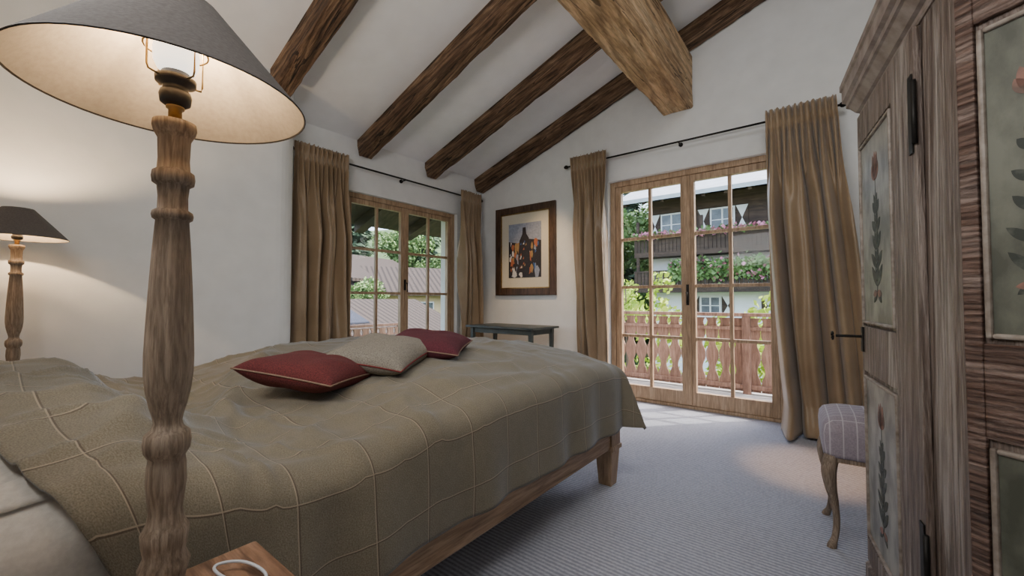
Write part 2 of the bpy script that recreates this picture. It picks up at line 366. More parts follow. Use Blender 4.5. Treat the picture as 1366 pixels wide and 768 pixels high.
curtain("curtain",.44,.38,2.62,6,.045,(-2.09,YB-.14,.02),0,3,.06,"khaki brown pleated curtain beside the framed picture",waist=.02)
curtain("curtain",.46,.56,2.60,7,.066,(-.19,YB-.19,.012),0,4,.15,"long khaki brown curtain pooling on carpet beside the balcony door",pool=.17,sw=1.2)
def rod(p0,p1,n):
    e=thing("curtain_rod","thin black iron curtain rod with small finials","curtain rod",((p0[0]+p1[0])/2,(p0[1]+p1[1])/2,p0[2]),0,"iron curtain rods")
    c=Vector(e.location); a=Vector(p0)-c; d=Vector(p1)-c
    b=MB(); b.tube([a,d],.009,12); b.obj("pole",M['iron'],e,smooth=True)
    for q in (a,d):
        dr=(q).normalized(); b=MB(); b.tube([q,q+dr*.01,q+dr*.025,q+dr*.04,q+dr*.05],[.012,.02,.022,.015,.004],12); b.obj("finial",M['iron'],e)
    for f in (.04,.5,.96):
        q=a.lerp(d,f); b=MB(); b.tube([q,q+Vector(n)*.09],.007,8); b.tube([q+Vector(n)*.085,q+Vector(n)*.098],.02,12); b.obj("bracket",M['iron'],e)
rod((XL+.1,1.62,2.36),(XL+.1,4.0,2.36),(-1,0,0))
rod((-2.36,YB-.1,2.56),(.06,YB-.1,2.56),(0,1,0))

# ------------------------------------------------------------ picture
pic=thing("framed_picture","colourful abstract print with cream mat in wide dark wooden frame","picture",(-3.03,YB-.002,1.11))
b=MB(); w,h,fr=.92,1.12,.085
for s in ((-w/2,-w/2+fr,0,h),(w/2-fr,w/2,0,h),(-w/2+fr,w/2-fr,0,fr),(-w/2+fr,w/2-fr,h-fr,h)): b.box(s[0],s[1],-.035,0,s[2],s[3])
b.obj("frame",M['picframe'],pic,bevel=.006)
b=MB()
for s in ((-w/2+fr,-w/2+fr+.012,fr,h-fr),(w/2-fr-.012,w/2-fr,fr,h-fr),(-w/2+fr,w/2-fr,fr,fr+.012),(-w/2+fr,w/2-fr,h-fr-.012,h-fr)): b.box(s[0],s[1],-.028,-.01,s[2],s[3])
b.obj("gilt_slip",M['brass'],pic)
b=MB(); b.box(-w/2+fr,w/2-fr,-.014,-.004,fr,h-fr); b.obj("mat_board",M['mat'],pic)
b=MB(); ax,az0,az1=.25,.22,.90
b.box(-ax,ax,-.017,-.0145,az0,az1,0)
def ap(pts,mi,k): b.prism([(p[0]*ax,az0+(az1-az0)*p[1]) for p in pts],1,-.0175-k*.0004,-.0172-k*.0004,mi)
rp=random.Random(3)
ap([(-1,0),(1,0),(1,.66),(.3,.7),(-.2,.62),(-1,.68)],1,0)
for k in range(70):
    cx=rp.uniform(-.9,.9); cz=rp.uniform(.03,.66); r=rp.uniform(.04,.16); n_=rp.randint(3,6); a0=rp.uniform(0,6)
    pp=[(max(-1,min(1,cx+r*math.cos(a0+i*6.283/n_)*rp.uniform(.6,1.3))),max(0,min(.7,cz+.8*r*math.sin(a0+i*6.283/n_)*rp.uniform(.6,1.3)))) for i in range(n_)]
    ap(pp,rp.choice([1,1,2,3,4,5,4,1,0,2]),1+k*.1)
ap([(-.35,.1),(.3,.08),(.35,.3),(.28,.72),(.12,.8),(.08,.92),(-.1,.92),(-.12,.8),(-.3,.68),(-.38,.35)],1,9)
for k in range(14):
    cx=rp.uniform(-.25,.22); cz=rp.uniform(.15,.7); ap([(cx-.05,cz-.02),(cx+.05,cz-.015),(cx+.03,cz+.03)],rp.choice([2,5,4,3]),10+k*.1)
b.obj("art_print",[M['art_sky'],M['art_dark'],M['art_orange'],M['art_blue'],M['art_white'],M['art_ochre']],pic)

# ------------------------------------------------------------ side table
tb=thing("side_table","small dark green painted wooden table against the wall","table",(-2.93,3.74,0))
b=MB(); b.box(-.48,.48,-.26,.26,.735,.758); b.obj("table_top",M['table'],tb,bevel=.004)
b=MB(); b.box(-.42,.42,-.205,-.19,.675,.735); b.box(-.42,.42,.19,.205,.675,.735); b.box(-.42,-.405,-.19,.19,.675,.735); b.box(.405,.42,-.19,.19,.675,.735); b.obj("apron",M['table'],tb,bevel=.002)
for sx in (-1,1):
    for sy in (-1,1):
        b=MB(); cx,cy=sx*.415,sy*.2
        b.loft([[(cx+dx*r,cy+dy*r,z) for dx,dy in ((-1,-1),(1,-1),(1,1),(-1,1))] for r,z in ((.012,0),(.02,.6),(.022,.734))]); b.obj("leg",M['table'],tb,bevel=.002)

# ------------------------------------------------------------ bed
bed=thing("bed","wooden double bed with oak side rails and block legs","bed",(-1.93,1.08,0))
BX=-1.93; BY=1.08; hw=.93
b=MB()
b.box(hw-.035,hw,-1.3,1.2,.215,.335); b.obj("side_rail",M['oakx'],bed,bevel=.006)
b=MB(); b.box(-hw,-hw+.035,-1.3,1.2,.215,.335); b.obj("side_rail",M['oakx'],bed,bevel=.006)
b=MB(); b.box(-hw+.035,hw-.035,1.165,1.2,.215,.335); b.obj("foot_rail",M['oakx'],bed,bevel=.006)
for sx in (-1,1):
    for yy in (1.15,-1.25):
        b=MB(); cx=sx*(hw-.045)
        b.loft([[(cx+dx*r,yy+dy*r,z) for dx,dy in ((-1,-1),(1,-1),(1,1),(-1,1))] for r,z in ((.038,0),(.052,.2),(.062,.202),(.062,.225),(.055,.227),(.055,.345))]); b.obj("leg",M['oak'],bed,bevel=.003)
b=MB(); b.box(-hw-.02,hw+.02,-1.45,-1.39,.2,1.05); b.obj("headboard",M['oakx'],bed,bevel=.01)
b=MB(); b.box(-hw+.08,hw-.08,-1.32,1.14,.22,.53); b.obj("mattress",M['mattress'],bed,bevel=.05,seg=4)
def fold(x,y,x0,y0,x1,y1,w,a):
    p=Vector((x-x0,y-y0)); d=Vector((x1-x0,y1-y0)); t=max(0,min(1,p.dot(d)/d.length_squared)); q=(p-d*t).length
    return a*math.exp(-(q/w)**2)*(1-abs(2*t-1)**3)
def ztop(x,y):
    d=(x-BX)/hw
    cr=1-.75*max(0,d)**2.5-.25*max(0,-d)**4
    z=.655+.135*sstep(.45,1.4,y)*cr-.03*sstep(1.9,2.3,y)
    yy=y-.09
    hump=math.exp(-(max(0,abs(yy)-.05)/.15)**2)*(.5+.5*math.cos(max(-1,min(1,(d+.01)/1.05))*math.pi))**.22
    z+=.18*hump
    z-=.035*math.exp(-((y-.52)/.11)**2)*(1-min(1,abs(d))**4)
    lm=1+.8*math.exp(-((y-.3)/.3)**2)
    am=1-.45*sstep(.9,1.4,y)
    z+=am*(.020*noise.noise(Vector((x*2.2,y*2.2,1)))+.013*lm*noise.noise(Vector((x*5,y*4,5))))
    r=1-abs(noise.noise(Vector((x*3.2+2,y*3.2,8)))*2.2); z+=.020*am*max(0,r)**3
    r=1-abs(noise.noise(Vector((x*5.5+7,y*5.5,3)))*2.4); z+=.009*lm*am*max(0,r)**4
    z+=.003*noise.noise(Vector((x*11,y*11,8)))
    z+=fold(x,y,-1.3,.35,-2.2,.75,.05,.035)+fold(x,y,-1.1,.62,-1.9,.48,.04,.028)+fold(x,y,-1.2,1.0,-1.05,1.7,.05,.015)
    z+=fold(x,y,-1.15,.16,-1.6,.40,.045,.045)+fold(x,y,-1.3,1.75,-2.0,2.1,.05,.016)+fold(x,y,-2.0,.6,-2.6,1.1,.06,.03)
    return z
rr=.09
def bend(e):
    if e<=0: return 0,0
    if e<rr*math.pi/2: return rr*math.sin(e/rr), rr*(1-math.cos(e/rr))
    return rr, rr+(e-rr*math.pi/2)
fx=hw-.05; HANG=.43; y_foot=2.24
def cloth(name,mat,y0,y1,ns,nt_,inset,hemz,ragged,has_foot,thick):
    b=MB(); uvl=b.bm.loops.layers.uv.new("UVMap"); G=[]
    for j in range(nt_+1):
        t=y0+(y1-y0)*j/nt_; row=[]
        for i in range(ns+1):
            s=-(fx+HANG)+2*(fx+HANG)*i/ns
            ex=max(0,abs(s)-fx); ey=max(0,t-y_foot) if has_foot else 0; e=math.hypot(ex,ey)
            lim=HANG
            if e>lim and ex>0 and ey>0: k=lim+(e-lim)*.25; ex*=k/e; ey*=k/e; e=k
            ou,dr=bend(e); sx=math.copysign(1,s)
            cx=BX+max(-fx,min(fx,s)); cy=min(t,y_foot)
            if ragged:
                d=max(0,s)/hw; sh=(1-min(1,j/30))*.11*min(1.2,d)**3; cy+=sh
            zt=ztop(cx,cy)-inset
            full=bend(HANG)[1]
            if e>0:
                z=zt-dr*(zt-hemz)/full
                q=dr/full; corner=(2*min(ex,ey)/(max(ex,ey)+1e-6)); corner=min(1,corner)
                nn=noise.noise(Vector((cy*2.2,cx*2.2,1)))
                near=1+1.0*math.exp(-((cy-.35)/.35)**2)
                fl=ou+.12*corner*q+ q*((.013*math.sin(cy*19+6*nn)+.016*nn)*near*(ex>0)+.014*math.sin(cx*15)*(ey>0))+.015*q+.005*noise.noise(Vector((cx*8,cy*8,z*8)))-inset*1.2
                x=cx+sx*fl*ex/e; y=cy+fl*ey/e
                z=max(z,hemz-.045)+.012*q*nn
            else: x,y,z=cx,cy,zt
            row.append((b.bm.verts.new((x-BX,y-BY,z)),(s+.006*noise.noise(Vector((s*3,t*3,4))),t+.006*noise.noise(Vector((s*3,t*3,14))))))
        G.append(row)
    for j in range(nt_):
        for i in range(ns):
            q=[G[j][i],G[j][i+1],G[j+1][i+1],G[j+1][i]]
            f=b.bm.faces.new([a[0] for a in q]); f.smooth=True
            for l,a in zip(f.loops,q): l[uvl].uv=a[1]
    sp=b.obj(name,mat,None,(BX,BY,0),smooth=True)
    md=sp.modifiers.new("Solid","SOLIDIFY"); md.thickness=thick; md.offset=-1
    return sp
tag(cloth("bedspread",M['plaid'],-.03,y_foot+HANG,190,190,0,.335,True,True,.006),"olive brown wool bedspread with thin windowpane check over the bed","bedspread")
tag(cloth("bed_sheet",M['white_linen'],-.30,.20,120,40,.030,.36,False,False,.003),"cream linen sheet showing beyond the bedspread at the bed head","bed sheet")

def cushion(name,w,h,T,loc,rot,mat,pipe,label,cat="cushion",group=None,pinch=.07):
    root=thing(name,label,cat,loc,0,group); root.rotation_euler=rot
    b=MB(); N=28
    for sg in (1,-1):
        V=[]
        for j in range(N+1):
            r=[]
            for i in range(N+1):
                u=-1+2*i/N; v=-1+2*j/N
                u=math.sin(u*math.pi/2); v=math.sin(v*math.pi/2)
                x=w/2*u*(1-pinch*(1-v*v)); y=h/2*v*(1-pinch*(1-u*u))
                z=sg*T/2*max(0,(1-u**4)*(1-v**4))**.55*(1+.2*noise.noise(Vector((u*2,v*2,w*9+sg))))
                r.append(b.bm.verts.new((x,y,z)))
            V.append(r)
        for j in range(N):
            for i in range(N):
                b.bm.faces.new((V[j][i],V[j][i+1],V[j+1][i+1],V[j+1][i]))
    b.obj("cover",mat,root,smooth=True,weld=True)
    P=[]
    for k in range(120):
        a=k/30; sd=int(a); f=-1+2*(a-sd)
        u,v=[(f,-1),(1,f),(-f,1),(-1,-f)][sd]
        P.append((w/2*u*(1-pinch*(1-v*v)),h/2*v*(1-pinch*(1-u*u)),0))
    b=MB(); b.tube(P,.0032,8,0,True); b.obj("piping",pipe,root,smooth=True)
    return root
cushion("cushion",.385,.37,.115,(-1.62,.80,.775),(rad(-2),rad(8),rad(30)),M['wine'],M['pipe_sand'],"wine red wool cushion with light stitched edge lying on the bedspread",group="cushions on the bed")
cushion("cushion",.37,.37,.115,(-1.59,1.10,.815),(rad(9),rad(6),rad(26)),M['sand'],M['pipe_red'],"sand beige cushion with red stitched edge between two red cushions",group="cushions on the bed")
cushion("cushion",.38,.37,.105,(-1.60,1.37,.835),(rad(5),rad(6),rad(34)),M['maroon'],M['pipe_sand'],"maroon wool cushion lying on the bedspread",group="cushions on the bed")

# ------------------------------------------------------------ nightstands
def nightstand(loc,label):
    e=thing("nightstand",label,"nightstand",loc,0,"oak nightstands beside the bed")
    b=MB(); b.box(-.2,.2,-.21,.21,.57,.6); b.obj("top",M['night'],e,bevel=.004)
    b=MB(); b.box(-.18,.18,-.19,.19,.15,.57); b.obj("body",M['night'],e,bevel=.003)
    for sx in (-1,1):
        for sy in (-1,1): b=MB(); b.box(sx*.16-.02,sx*.16+.02,sy*.17-.02,sy*.17+.02,0,.15); b.obj("leg",M['oak'],e,bevel=.003)
    return e
nightstand((-.665,.115,0),"reddish oak nightstand with a lamp on top")
nightstand((-3.13,.09,0),"oak nightstand standing against the wall")

# ------------------------------------------------------------ lamps
def lamp(loc,label,en):
    e=thing("table_lamp",label,"lamp",loc,0,"turned wood bedside lamps")
    P=[(.055,0),(.058,.006),(.058,.016),(.045,.022),(.028,.034),(.023,.045),(.026,.06),(.030,.075),(.024,.09),(.0265,.105),(.028,.122),(.022,.135),(.0195,.15),(.021,.165),(.0235,.19),(.0225,.215),(.021,.225),(.0265,.235),(.028,.247),(.0265,.259),(.019,.267),(.0165,.275),(.018,.285),(.022,.30),(.026,.32),(.0285,.345),(.0288,.37),(.0275,.41),(.0255,.46),(.0225,.52),(.0195,.565),(.0235,.568),(.0245,.573),(.0235,.578),(.018,.582),(.0175,.60),(.019,.616),(.0245,.62),(.0255,.628),(.0245,.636),(.0195,.64),(.0185,.655),(.0195,.685),(.0245,.695),(.0262,.702),(.0255,.710),(.012,.713)]
    b=MB(); b.lathe(P,seg=40); b.obj("lamp_base",M['turned'],e)
    b=MB(); b.lathe([(.008,.71),(.008,.730),(.011,.731),(.011,.736)],seg=20); b.obj("stem",M['brass'],e)
    b=MB(); b.lathe([(.011,.734),(.018,.739),(.0195,.750),(.018,.756),(.0155,.758),(.0155,.764),(.024,.768),(.0245,.776),(.019,.779),(.017,.784)],seg=28); b.obj("socket",M['socket'],e)
    b=MB(); b.lathe([(.016,.783),(.022,.788),(.0265,.798),(.0275,.814),(.026,.828),(.018,.842),(.004,.848)],seg=28); b.obj("bulb",M['bulb'],e)
    b=MB(); R0,R1,z0,z1=.171,.052,.745,.885; S=64
    def ring(r,z): return [(r*math.cos(2*math.pi*i/S),r*math.sin(2*math.pi*i/S),z) for i in range(S)]
    b.loft([ring(R0,z0),ring(R1,z1)],0,False,True,True)
    b.loft([ring(R0-.002,z0+.0005),ring(R1-.002,z1)],1,False,True,True)
    b.loft([ring(R0,z0),ring(R0+.0008,z0-.001),ring(R0-.001,z0-.002),ring(R0-.002,z0+.0005)],2,False)
    b.obj("lamp_shade",[M['shade_out'],M['shade_in'],M['socket']],e)
    b=MB()
    for a in range(4):
        t=2*math.pi*a/4+.35; c_,s_=math.cos(t),math.sin(t)
        b.tube([(.022*c_,.022*s_,.772),(.036*c_,.036*s_,.774),(.038*c_,.038*s_,.78),(.038*c_,.038*s_,.85),(.050*c_,.050*s_,.883)],.0014,6)
    b.tube([(.038*math.cos(k*math.pi/12),.038*math.sin(k*math.pi/12),.818) for k in range(24)],.0012,6,0,True)
    b.obj("shade_carrier",M['brass'],e)
    l=D.lights.new("lamp_light","POINT"); l.energy=en; l.color=(1,.70,.41); l.shadow_soft_size=.01
    lo=D.objects.new("lamp_light",l); COL.objects.link(lo); lo.parent=e; lo.location=(0,0,.859)
    return e
lamp((-.76,.167,.6),"tall turned wooden table lamp with charcoal conical shade on the nightstand",5.5)
lamp((-3.05,.09,.6),"turned wooden table lamp with charcoal shade by the wall",24)
b=MB(); P=[]
for k in range(40):
    a=k/39*math.pi*1.9; P.append((.045*math.cos(a)*(1+.15*math.sin(2*a)),.02*math.sin(a),.003+.012*abs(math.sin(a*.5))))
b.tube(P,.0025,8)
tag(b.obj("charging_cable",M['cablewhite'],None,(-.765,.265,.6),(0,0,rad(20)),smooth=True),"coiled white charging cable on the nightstand","cable")

# ------------------------------------------------------------ armoire
AR=thing("armoire","antique painted farmhouse wardrobe with tulip panels and canted corners","wardrobe",(.211,1.235,0),rad(8.05))
FP=[(0,0),(0,.81),(.15,.96),(.55,.96),(.55,-.15),(.15,-.15)]
def offp(pts,d):
    n=len(pts); out=[]
    for i in range(n):
        p0,p1,p2=Vector(pts[i-1]),Vector(pts[i]),Vector(pts[(i+1)%n])
        a=(p1-p0).normalized(); c=(p2-p1).normalized()
        na=Vector((-a.y,a.x)); nc=Vector((-c.y,c.x))
        m=(na+nc); m=m/(m.dot(na)); out.append(tuple(p1+m*d))
    return out
def ringz(d,z): return [(x,y,z) for x,y in offp(FP,d)]
b=MB(); b.loft([ringz(0,.08),ringz(0,1.77)]); b.obj("body",M['arm_grey'],AR,bevel=.004)
b=MB(); b.loft([ringz(.022,0),ringz(.022,.075),ringz(.012,.088),ringz(.004,.09)]); b.obj("plinth",M['arm_grey'],AR)
b=MB(); b.loft([ringz(.004,1.745),ringz(.008,1.75),ringz(.008,1.762),ringz(.018,1.766),ringz(.038,1.79),ringz(.046,1.793),ringz(.046,1.812),ringz(.058,1.818),ringz(.058,1.86),ringz(.064,1.865),ringz(.064,1.885)]); b.obj("cornice",M['cornice'],AR)
def leafpoly(cx,cz,L,wd,a,n=8):
    pts=[]
    for k in range(n+1):
        t=k/n; pts.append((t*L,wd*math.sin(math.pi*t)**.8))
    for k in range(n-1,0,-1):
        t=k/n; pts.append((t*L,-wd*math.sin(math.pi*t)**.8))
    return [(cx+p[0]*math.cos(a)-p[1]*math.sin(a),cz+p[0]*math.sin(a)+p[1]*math.cos(a)) for p in pts]
def panel(parent,Mx,x0,x1,z0,z1,field,yo=0):
    e=D.objects.new("panel",None); COL.objects.link(e); e.parent=parent; e.matrix_local=Mx
    b=MB(); b.box(x0,x1,-.006+yo,yo,z0,z1); b.obj("field",field,e)
    b=MB(); m=.010
    for s in ((x0-m,x0,z0-m,z1+m),(x1,x1+m,z0-m,z1+m),(x0,x1,z0-m,z0),(x0,x1,z1,z1+m)): b.box(s[0],s[1],-.014+yo,yo,s[2],s[3])
    b.obj("moulding",M['arm_mould'],e,bevel=.004)
    b=MB(); cx=(x0+x1)/2; H=z1-z0; u=min((x1-x0)*.5,H*.16); y1=-.0062+yo
    def P(pts,mi,k=0): b.prism(pts,1,y1-.0005-.0002*k,y1-.0002*k,mi)
    top=z0+H*.76; base=z0+H*.16
    P([(cx-.003,base),(cx+.003,base),(cx+.0015,top),(cx-.0015,top)],1)
    for k in range(5):
        z=base+(top-base)*(k+.3)/6.2
        for sg in (-1,1):
            a=math.pi/2-sg*rad(42+9*(k%2)); P(leafpoly(cx,z,u*(.95-.1*k),u*.15,a),1,1)
            P(leafpoly(cx,z+.02,u*.5,u*.10,math.pi/2-sg*rad(22)),1,2)
    for dx,a,s in ((0,90,.95),(-.2,102,.9),(.2,78,.9),(-.34,116,.62),(.34,64,.62)):
        P(leafpoly(cx+dx*u*.3,top-.004,u*s,u*.17,rad(a)),0,2)
    for sg in (-1,1):
        P(leafpoly(cx,base+.004,u*.6,u*.12,rad(90+sg*130)),1,3)
        P(leafpoly(cx,base,u*.5,u*.12,rad(90+sg*100)),0,4)
    b.obj("flower_painting",[M['coral'],M['leafpaint']],e)
    return e
dr=D.objects.new("door",None); COL.objects.link(dr); dr.parent=AR
b=MB(); y0_,y1_=.193,.806
b.box(-.018,-.001,y0_,.39,.095,1.74); b.box(-.018,-.001,.792,y1_,.095,1.74)
for z0,z1 in ((.095,.18),(.79,.955),(1.625,1.74)): b.box(-.018,-.001,.39,.792,z0,z1)
b.box(-.008,-.001,.39,.792,.18,.79); b.box(-.008,-.001,.39,.792,.955,1.625)
b.obj("door_frame",M['arm_grey'],dr,bevel=.003)
MF=Matrix(((0,1,0,0),(-1,0,0,0),(0,0,1,0),(0,0,0,1)))
panel(dr,MF@Matrix.Translation((0,-.0081,0)),-.775,-.408,.975,1.605,M['arm_pale'])
panel(dr,MF@Matrix.Translation((0,-.0081,0)),-.775,-.408,.205,.765,M['arm_pale'])
b=MB(); b.box(-.024,-.018,.772,.797,.86,.95); b.tube([(-.018,.785,.915),(-.10,.785,.915)],.005,10)
b.tube([(-.11,.785+.014*math.cos(a*math.pi/6),.915+.014*math.sin(a*math.pi/6)) for a in range(12)],.0035,8,0,True); b.obj("key",M['iron'],dr,smooth=False)
for z in (.3,1.42):
    b=MB(); b.box(-.022,-.0185,.197,.225,z,z+.2); b.tube([(-.02,.188,z+.02),(-.02,.188,z+.18)],.006,10); b.obj("hinge",M['iron'],dr)
s2=math.sqrt(.5)
MC=Matrix(((s2,s2,0,0),(-s2,s2,0,0),(0,0,1,0),(0,0,0,1)))
b=MB(); b.box(.002,.030,-.012,0,.095,1.74,0,MC); b.box(.182,.210,-.012,0,.095,1.74,0,MC)
for z0,z1 in ((.095,.17),(.78,.965),(1.60,1.74)): b.box(.030,.182,-.012,0,z0,z1,0,MC)
b.obj("corner_frame",M['arm_brown'],AR,bevel=.003)
panel(AR,MC,.044,.168,.985,1.575,M['arm_sage']); panel(AR,MC,.044,.168,.19,.755,M['arm_sage'])

# ------------------------------------------------------------ stool
ch=thing("upholstered_stool","small stool with lilac grey check upholstery and curved wooden legs","stool",(.125,2.42,0),rad(4))
b=MB(); rings=[]
def rrect(wx,wy,r,z,n=6):
    out=[]
    for cx,cy,a0 in ((wx-r,wy-r,0),(-wx+r,wy-r,90),(-wx+r,-wy+r,180),(wx-r,-wy+r,270)):
        for k in range(n+1):
            a=rad(a0+90*k/n); out.append((cx+r*math.cos(a),cy+r*math.sin(a),z))
    return out
for d,z in ((.0,.385),(.0,.40),(.003,.44),(.004,.48),(.0,.515),(-.012,.535),(-.04,.55),(-.09,.56),(-.14,.563)): rings.append(rrect(.185+d,.185+d,.05 if d>-.05 else .03,z))
b.loft(rings,0,True,True,True); b.obj("seat",M['seatplaid'],ch)
b=MB(); b.loft([rrect(.18,.18,.05,.365),rrect(.18,.18,.05,.387)]); b.obj("seat_frame",M['turned'],ch)
K=((.39,.155),(.33,.168),(.26,.164),(.18,.150),(.11,.144),(.05,.150),(.015,.162),(0,.165))
def catm(t):
    i=min(len(K)-2,int(t)); f=t-i
    p=[K[max(0,i-1)],K[i],K[i+1],K[min(len(K)-1,i+2)]]
    return tuple(.5*((2*p[1][k])+(-p[0][k]+p[2][k])*f+(2*p[0][k]-5*p[1][k]+4*p[2][k]-p[3][k])*f*f+(-p[0][k]+3*p[1][k]-3*p[2][k]+p[3][k])*f**3) for k in (0,1))
for sx in (-1,1):
    for sy in (-1,1):
        b=MB(); rings=[]
        for q in range(36):
            z,o_=catm(q/35*(len(K)-1)); z=max(0,z)
            r=.0125+.016*sstep(.12,.36,z)+.005*math.exp(-((z-.01)/.018)**2)
            rings.append([(sx*o_+r*math.cos(a*math.pi/7),sy*o_+r*math.sin(a*math.pi/7),z-.0001*q) for a in range(14)])
        b.loft(rings,0,True,True,True); b.obj("leg",M['turned'],ch)
b=MB(); b.prism([(0,0),(.09,0),(.09,.05),(.02,.085),(0,.085)],1,0,.1)
tag(b.obj("door_wedge",M['oak'],None,(-.35,YB-.12,0),bevel=.003),"small oak wedge block on the carpet beside the balcony door","door stop")

# ------------------------------------------------------------ outdoors
b=MB(); N=60; V=[]
def gz(x,y):
    r=math.hypot(x,y); return -3.2+max(0,r-34)*.30+1.2*noise.noise(Vector((x*.05,y*.05,0)))*min(1,r/30)
for j in range(N+1):
    V.append([b.bm.verts.new((-90+150*i/N,-20+110*j/N,gz(-90+150*i/N,-20+110*j/N))) for i in range(N+1)])
for j in range(N):
    for i in range(N):
        b.bm.faces.new((V[j][i],V[j][i+1],V[j+1][i+1],V[j+1][i]))
g=b.obj("ground",M['grass'],smooth=True); tag(g,"green meadow rising to a wooded hillside","ground",kind="stuff")
b=MB()
for k in range(9): b.box(-4.1,1.4,YB+.32+k*.13,YB+.32+k*.13+.122,-.06,-.02)
tag(b.obj("balcony_deck",M['deck']),"grey weathered balcony deck boards outside the glazed door","balcony floor")
def railing(loc,rz,L,label):
    e=thing("balcony_railing",label,"railing",loc,rz)
    b=MB(); b.box(0,L,-.05,.05,.86,.90); b.box(0,L,-.02,.02,.70,.74); b.box(0,L,-.02,.02,.03,.08); b.obj("handrail",M['balc'],e,bevel=.004)
    b=MB(); n=int(L/.145)
    for k in range(n):
        cx=.0725+k*.145; r=[];l=[]
        for i in range(33):
            z=.0+.84*i/32; s=z/.84
            w=.0690-.036*max(0,math.sin(math.pi*min(1,max(0,(s-.13)/.30))))**1.5-.034*max(0,math.sin(math.pi*min(1,max(0,(s-.50)/.27))))**2-.022*max(0,math.sin(math.pi*min(1,max(0,(s-.87)/.13))))
            r.append((cx+w,z)); l.append((cx-w,z))
        b.prism(r+l[::-1],1,.021,.043)
    b.obj("cutout_boards",M['balc'],e)
    k=0
    while k*1.6<=L: 
        b=MB(); b.box(k*1.6-.04 if k else 0,k*1.6+.04,-.05,.019,-.1,.859); b.obj("post",M['balc'],e,bevel=.004); k+=1
    return e
railing((-4.0,5.4,0),0,5.3,"reddish brown wooden balcony railing with cut-out boards")
railing((-5.6,4.2,-.22),rad(-90),5.0,"wooden railing outside the small window")

# chalet
CH=thing("chalet","alpine chalet, white lower walls, dark timber top floor, flower balconies","house",(-1,22,-3))
x0,x1=-6.6,9.5
b=MB(); b.box(x0,x1,0,10,0,6.6); b.obj("rendered_wall",M['render'],CH)
b=MB(); b.box(x0-.05,x1+.05,-.05,10.05,6.6,9.3); b.prism([(-.05,9.3),(10.05,9.3),(5,11.2)],0,x0-.05,x1+.05); b.obj("timber_wall",M['darkwood'],CH)
b=MB()
b.prism([(-1.6,9.0),(5,11.9),(5,12.1),(-1.6,9.2)],0,x0-1.5,x1+1.5); b.prism([(5,11.9),(11.6,9.0),(11.6,9.2),(5,12.1)],0,x0-1.5,x1+1.5)
b.obj("roof",M['roofgrey'],CH)
for k in range(14):
    xx=-7.6+.95*k; b=MB(); b.prism([(-1.45,8.9),(-.05,9.5),(-.05,9.66),(-1.45,9.06)],0,xx,xx+.14); b.obj("roof_joist",M['darkwood'],CH)
for zf,pk,am in ((6.35,.45,1500),(4.55,.10,5200)):
    b=MB(); b.box(x0-.6,x1,-1.1,-.06,zf-.12,zf); b.box(x0-.6,x1,-1.12,-1.02,zf+.9,zf+.98); b.box(x0-.6,x1,-1.1,-1.06,zf,zf+.12)
    for k in range(90): b.box(x0-.6+k*.18,x0-.6+k*.18+.15,-1.1,-1.07,zf+.12,zf+.9)
    for xx in (x0-.5,x0+2.6,x0+5.8): b.box(xx,xx+.14,-1.08,-.96,zf,zf+1.75)
    b.obj("balcony",M['darkwood'],CH)
    b=MB(); 
    for k in range(am):
        x=random.uniform(x0-.6 if zf>5 else x0+1.2,x1-4); y=-1.2+random.gauss(0,.1); z=zf+.95+random.gauss(0,.08 if zf>5 else .22)
        v=Vector((random.gauss(0,1),random.gauss(0,1),random.gauss(0,1))).normalized(); u=v.orthogonal().normalized()*.07; w=v.cross(u)
        p=Vector((x,y,z)); b.poly([p-u-w,p+u-w,p+u+w,p-u+w],1 if random.random()<pk else 0)
    b.obj("window_box_flowers",[M['leaf'],M['flower']],CH)
def hwin(par,x,y,z,w=1.0,h=1.2,sh=True,side=False):
    T=Matrix.Translation((x,y,z)) @ (Matrix.Rotation(R90,4,'Z') if side else Matrix.Identity(4))
    b=MB(); b.box(-w/2,w/2,-.05,0,0,h,0,T)
    b.box(-w/2+.08,-.04,-.06,-.05,.08,h-.08,1,T); b.box(.04,w/2-.08,-.06,-.05,.08,h-.08,1,T)
    b.box(-w/2+.05,w/2-.05,-.065,-.062,h/2-.02,h/2+.02,0,T)
    b.obj("window",[M['winframe'],M['darkpane']],par)
    if sh:
        for sg in (-1,1):
            b=MB(); xx=sg*(w/2+.3)
            b.box(xx-.26,xx+.26,-.04,-.005,0,h,0,T); b.prism([(xx-.26,0),(xx+.26,0),(xx,h/2)],1,-.05,-.041,1,T); b.prism([(xx-.26,h),(xx+.26,h),(xx,h/2)],1,-.05,-.041,1,T)
            b.obj("shutter",[M['darkwood'],M['winframe']],par)
for x in (-5.6,-3.2,-.2,3): hwin(CH,x,-.052,7.35,1.1,1.2)
for x in (-3.6,-.2,3): hwin(CH,x,-.002,4.75,1.0,1.15)
for x in (-3.8,-.6,3): hwin(CH,x,-.002,3.3,.95,.95)
